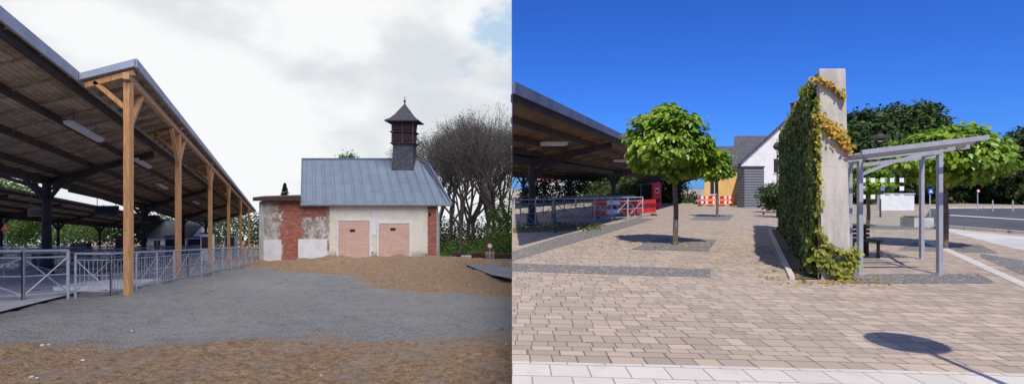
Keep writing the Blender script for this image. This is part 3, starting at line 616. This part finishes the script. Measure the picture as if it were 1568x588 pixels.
def barrier(x0,y0,x1,y1,nseg=8,h=1.0):
    m=MB(); p=Vector((x0,y0,0));q=Vector((x1,y1,0)); up=Vector((0,0,1))
    for zc_,hh in ((h-.14,.26),(.35,.26)):
        for i in range(nseg):
            a=p.lerp(q,i/nseg)+up*zc_; b=p.lerp(q,(i+1)/nseg)+up*zc_; m.beam(a,b,.04,hh,M_red if i%2==0 else M_wpaint)
    for i in range(9): a=p.lerp(q,i/8); m.beam(a+up*.12,a+up*(h-.03),.03,.03,M_red)
    for t_ in (.1,.9): a=p.lerp(q,t_); m.box(a.x-.12,a.x+.12,a.y-.3,a.y+.3,.0,.1,M_dark)
    m.make("site_barrier",RC)
barrier(4.4,28.5,7.0,30.3,3); barrier(7.3,30.4,8.8,32,1); 
for i in range(3): barrier((1070+i*19-784)/F*50,50+i*.2,(1088+i*19-784)/F*50,50.1+i*.2,5,.95)
m=MB(); x_=(1006-784)/F*43; m.box(x_-.35,x_+.35,43,43.5,.0,2.05,M_red); m.box(x_-.14,x_+.14,42.97,42.999,1.3,1.7,M_wpaint); m.box(x_-.10,x_+.10,42.955,42.969,1.36,1.6,M_dark); m.box(x_-.38,x_+.38,42.95,43.55,2.051,2.12,M_red); m.box(x_-.25,x_+.25,42.97,42.999,.5,.8,M_dark); m.make("ticket_machine",RC)
m=MB(); x_=(992-784)/F*44; m.box(x_-.5,x_+.5,44,44.2,.5,2.,M_black); m.box(x_-.55,x_+.55,44.21,44.26,.45,2.05,M_galv)
for s in (-.45,.45): m.cyl((x_+s,44.1,0),(x_+s,44.1,.5),.03,.03,6,M_galv)
m.make("notice_board",RC)
house("white_gabled_station",21.9,32.5,50,66,0,4.1,9.0,M_white,M_tile,RC,'y',.3,wins=[(25.5,3.2,.9,1.3),(28.,3.2,.9,1.3)],kx=.5)
m=MB(); m.box(27.3,27.75,50.6,51.2,8.3,9.9,M_wred); m.box(27.2,27.85,50.55,51.25,9.901,10.0,M_tile); m.make("chimney",RC)
house("grey_roofed_house",25.6,31,60,67,0,4.8,7.9,M_white,M_tile,RC,'x',.3,kx=.5)
house("yellow_house",19.9,24.6,54,60,0,4.0,6.1,M_yel,M_tile,RC,'x',.3,wins=[(20.9,1.1,.8,1.5)],kx=.45)
m=MB(); m.box((1140-784)/F*45,(1170-784)/F*45,45,46.5,0,3.5,M_corr); m.box((1139-784)/F*45,(1171-784)/F*45,44.9,46.6,3.501,3.6,M_tile); m.make("clad_shed",RC)
for (x0,x1,y,z,zr_,mw) in ((5,10,100,3.5,6.5,M_white),(12,20,105,4.2,7.2,M_white)):
    house("village_house",x0,x1,y,y+8,0,z,zr_,mw,M_orr,RC,'x',.3,wins=[(x0+1.2,1.6,.9,1.3),(x1-1.4,1.6,.9,1.3)])
mass("green_bushes",[gb(880+i*13,300-(i%3)*7,62+(i%3)*7,2.2,1.8) for i in range(0,13)]+[gb(815,300,60,1.6,2.5),gb(838,292,64,2.5,2.5)],26,.26,.5,60,M_forest,RC)
mass("hedge",[gb(1180,300,36,.6,.9,1.),gb(1190,303,30,.5,.7,1.2)],40,.14,.22,60,M_forest,RC)
mass("distant_trees",[gb(1318,212,62,3.0,3.2),gb(1345,205,66,3.2,3.0),gb(1380,198,68,3.2,3.2),gb(1412,187,72,2.3,2.8),gb(1425,230,66,3.6,4),gb(1360,250,60,5,4),gb(1310,260,58,4,4.5),gb(1400,270,60,5,4),gb(1300,235,60,2.4,3),gb(1468,262,62,4,3.4),gb(1510,270,62,4,3.2)]+[gb(1560,265,58,2.6,3.8),gb(1580,255,55,3,5.),gb(1535,285,60,3.5,2.8)]+[gb(1300+i*25,300,70,3.6,2.) for i in range(12)],36,.44,.55,130,M_forest,RC)
def lamp(x,y,h,coll,hr=.25):
    m=MB(); m.cyl((x,y,0),(x,y,1.),.05,.045,10,M_dark); m.cyl((x,y,1.),(x,y,h-.25),.035,.03,10,M_dark)
    m.rev(x,y,[(h-.26,.05),(h-.22,hr*.55),(h-.1,hr),(h,hr*.98),(h+.1,hr*.75),(h+.2,hr*.3),(h+.24,.01)],20,M_dark); m.rev(x,y,[(h-.30,.01),(h-.255,hr*.4),(h-.2,hr*.6)],16,M_wpaint); m.make("street_lamp",coll)
lamp(3.93,2.72,4.0,RC,.36)
lamp((1190-784)/F*30,30,4.1,RC,.22); lamp((1348-784)/F*30,30,4.6,RC,.28)
# ---- bus shelter
m=MB(); E=empty("bus_shelter",RC)
xA,xB=6.56,8.06; y0=9.85; y1=12.0; sx=.95
for (x,y,h) in ((xA,y0,2.16),(xB,y0,2.36),(xA+sx+.25,y1,2.1),(xB+sx+.4,y1,2.3)): 
    m.box(x-.038,x+.038,y-.038,y+.038,0,h,M_alu); m.box(x-.08,x+.08,y-.08,y+.08,0.001,.02,M_alu)
m.beam((xA-.3,y0,2.14),(xB+.55,y0,2.40),.06,.07,M_alu); m.beam((xA+sx-.1,y1,2.08),(xB+sx+.7,y1,2.36),.06,.08,M_alu)
m.beam((xA-.05,y0-.3,2.22),(xA+sx+.4,y1+.2,2.19),.06,.08,M_alu); m.beam((xB+.1,y0-.5,2.40),(xB+sx+.55,y1+.2,2.36),.06,.08,M_alu)
pr=None
for i in range(9):
    t_=i/8; x=xA+.02+(xB-xA)*t_; z_=1.88+.40*math.sin(t_*math.pi/2)
    if pr: m.beam(pr,(x,y0-.02,z_),.05,.05,M_alu)
    pr=(x,y0-.02,z_)
m.make("frame",RC,E)
m=MB()
for i in range(10):
    t_=i/9; yy=y0-.75+t_*(y1-y0+.8); xo=(sx)*max(0,t_*1.2-.2)
    p=Vector((6.08+xo+.1,yy,2.22)); q=Vector((8.0+xo+.12,yy,2.45)); m.hexa([p,q,q+Vector((0,.11,-.06)),p+Vector((0,.11,-.06)),p+Vector((0,0,.025)),q+Vector((0,0,.025)),q+Vector((0,.11,-.035)),p+Vector((0,.11,-.035))],M_alu)
m.beam((6.05,y0-.8,2.24),(8.25,y0-.8,2.50),.05,.08,M_alu)
m.make("roof_slats",RC,E)
m=MB(); m.box(xA+sx+.35,xB+sx+.3,y1-.01,y1+.01,.35,1.95,M_glass)
m.make("glass_wall",RC,E)
m=MB()
for i in range(5):
    for j in range(3):
        if (i*2+j)%4!=3: m.box(xA+sx+.5+i*.22,xA+sx+.60+i*.22,y1-.018,y1-.012,1.38+j*.19,1.48+j*.19,M_wpaint)
m.make("white_square_decals",RC,E)
m=MB(); bx0,by0=7.85,12.1
for i in range(5): m.box(bx0,bx0+.75,by0+i*.09,by0+i*.09+.07,.38,.41,M_oldw)
for i in range(3): m.box(bx0,bx0+.75,by0+.46,by0+.49,.46+i*.10,.53+i*.10,M_oldw)
for s in (.06,.64): m.box(bx0+s,bx0+s+.05,by0+.02,by0+.07,0,.379,M_dark); m.box(bx0+s,bx0+s+.05,by0+.40,by0+.45,0,.379,M_dark); m.box(bx0+s,bx0+s+.05,by0+.491,by0+.53,0,.75,M_dark)
m.make("park_bench",RC)
m=MB(); m.box((1347-784)/F*40,(1400-784)/F*40,40,40.3,0,1.2,M_white); m.box((1346-784)/F*40,(1401-784)/F*40,39.95,40.35,1.201,1.3,M_plat); m.make("low_white_wall",RC)
m=MB(); m.box((1400-784)/F*22,(1430-784)/F*22,22,22.8,0,.4,M_plat); m.box((1402-784)/F*22,(1428-784)/F*22,22.1,22.7,.401,.45,M_mulch); m.make("planter",RC)
roadsign(RC,(1424-784)/F*30,30,0,1.65,'sq',.15); roadsign(RC,(1497-784)/F*40,40,0,1.6,'round',.13)
for u in (1520,1551): 
    m=MB(); x_=(u-784)/F*38; m.cyl((x_,38,0),(x_,38,.8),.04,.04,8,M_galv); m.rev(x_,38,[(.8,.04),(.85,.03),(.87,.001)],8,M_dark); m.make("bollard",RC)

# ================= lights, sky, camera =================
el=math.radians(55); lx,ly=.07,1.0; ln=math.hypot(lx,ly)
d=Vector((lx/ln*math.cos(el),ly/ln*math.cos(el),-math.sin(el)))
def sun(name,st,ang,col,coll,dd):
    l=bpy.data.lights.new(name,'SUN'); l.energy=st; l.angle=math.radians(ang); l.color=col
    o=bpy.data.objects.new(name,l); S.collection.objects.link(o); o.rotation_euler=dd.to_track_quat('-Z','Y').to_euler(); o.light_linking.receiver_collection=coll
sun("sun",4.8,.5,(1,.94,.85),RC,d)
sun("overcast_sun",3.3,60,(1,.965,.91),LC,Vector((-.3,.6,-.75)).normalized())
W=bpy.data.worlds.new("World"); S.world=W; W.use_nodes=True; nt=W.node_tree; nd=nt.nodes; bg=nd["Background"]
def nn(t,**k):
    x=nd.new(t)
    for a,b in k.items(): setattr(x,a,b)
    return x
lk=nt.links.new
sky=nn("ShaderNodeTexSky",sky_type='NISHITA'); sky.sun_disc=False; sky.sun_elevation=el; sky.sun_rotation=math.atan2(-lx,-ly); sky.air_density=1.0; sky.dust_density=.3; sky.ozone_density=3.
tint=nn("ShaderNodeMix",data_type='RGBA',blend_type='MULTIPLY'); tint.inputs[0].default_value=1; lk(sky.outputs[0],tint.inputs[6]); tint.inputs[7].default_value=(.20,.52,1.36,1)
tc=nn("ShaderNodeTexCoord"); sp=nn("ShaderNodeSeparateXYZ"); lk(tc.outputs["Generated"],sp.inputs[0])
def mr(src,a,b,c=0.,e=1.):
    k=nn("ShaderNodeMapRange",interpolation_type='SMOOTHSTEP'); lk(src,k.inputs[0]); k.inputs[1].default_value=a;k.inputs[2].default_value=b;k.inputs[3].default_value=c;k.inputs[4].default_value=e; return k.outputs[0]
def mt(op,a,b):
    k=nn("ShaderNodeMath",operation=op)
    for i,v in enumerate((a,b)):
        if isinstance(v,(int,float)): k.inputs[i].default_value=v
        else: lk(v,k.inputs[i])
    return k.outputs[0]
west=mr(sp.outputs[0],-.0012,.0,1.,0.); north=mr(sp.outputs[1],0.,.3); mask=mt('MULTIPLY',west,north)
mp=nn("ShaderNodeMapping"); mp.inputs["Scale"].default_value=(1,1,1.8); mp.inputs["Location"].default_value=(.35,.1,.6); lk(tc.outputs["Generated"],mp.inputs[0])
n1=nn("ShaderNodeTexNoise"); n1.inputs["Scale"].default_value=3.4; n1.inputs["Detail"].default_value=7; n1.inputs["Roughness"].default_value=.5; n1.inputs["Distortion"].default_value=.1; lk(mp.outputs[0],n1.inputs[0])
n2=nn("ShaderNodeTexNoise"); n2.inputs["Scale"].default_value=9; n2.inputs["Detail"].default_value=8; n2.inputs["Roughness"].default_value=.6; lk(mp.outputs[0],n2.inputs[0])
cl=nn("ShaderNodeMix",data_type='RGBA'); lk(mr(n1.outputs[0],.36,.54),cl.inputs[0]); cl.inputs[6].default_value=(.70,.745,.785,1); cl.inputs[7].default_value=(.95,.96,.97,1)
# a small gap of blue in the cloud, high beside the square
gap=nn("ShaderNodeVectorMath",operation='DISTANCE'); lk(tc.outputs["Generated"],gap.inputs[0]); gap.inputs[1].default_value=(-.015,.955,.285)
gd=mt('ADD',gap.outputs["Value"],mt('MULTIPLY',mt('SUBTRACT',n2.outputs[0],.5),.28)); gm=mr(gd,.02,.10,.75,0.)
cb=nn("ShaderNodeMix",data_type='RGBA'); lk(gm,cb.inputs[0]); lk(cl.outputs[2],cb.inputs[6]); cb.inputs[7].default_value=(.36,.57,.80,1)
cs=nn("ShaderNodeMix",data_type='RGBA',blend_type='MULTIPLY'); cs.inputs[0].default_value=1; lk(cb.outputs[2],cs.inputs[6]); cs.inputs[7].default_value=(10,10,10,1)
fm=nn("ShaderNodeMix",data_type='RGBA'); lk(mask,fm.inputs[0]); lk(tint.outputs[2],fm.inputs[6]); lk(cs.outputs[2],fm.inputs[7])
lk(fm.outputs[2],bg.inputs[0]); bg.inputs[1].default_value=.1
c=bpy.data.cameras.new("camera"); co=bpy.data.objects.new("camera",c); S.collection.objects.link(co); co.location=(0,0,1.6); co.rotation_euler=(math.pi/2,0,0)
c.sensor_width=36; c.lens=36*F/1568; c.shift_y=-4/1568; c.clip_start=.05; c.clip_end=6000; S.camera=co
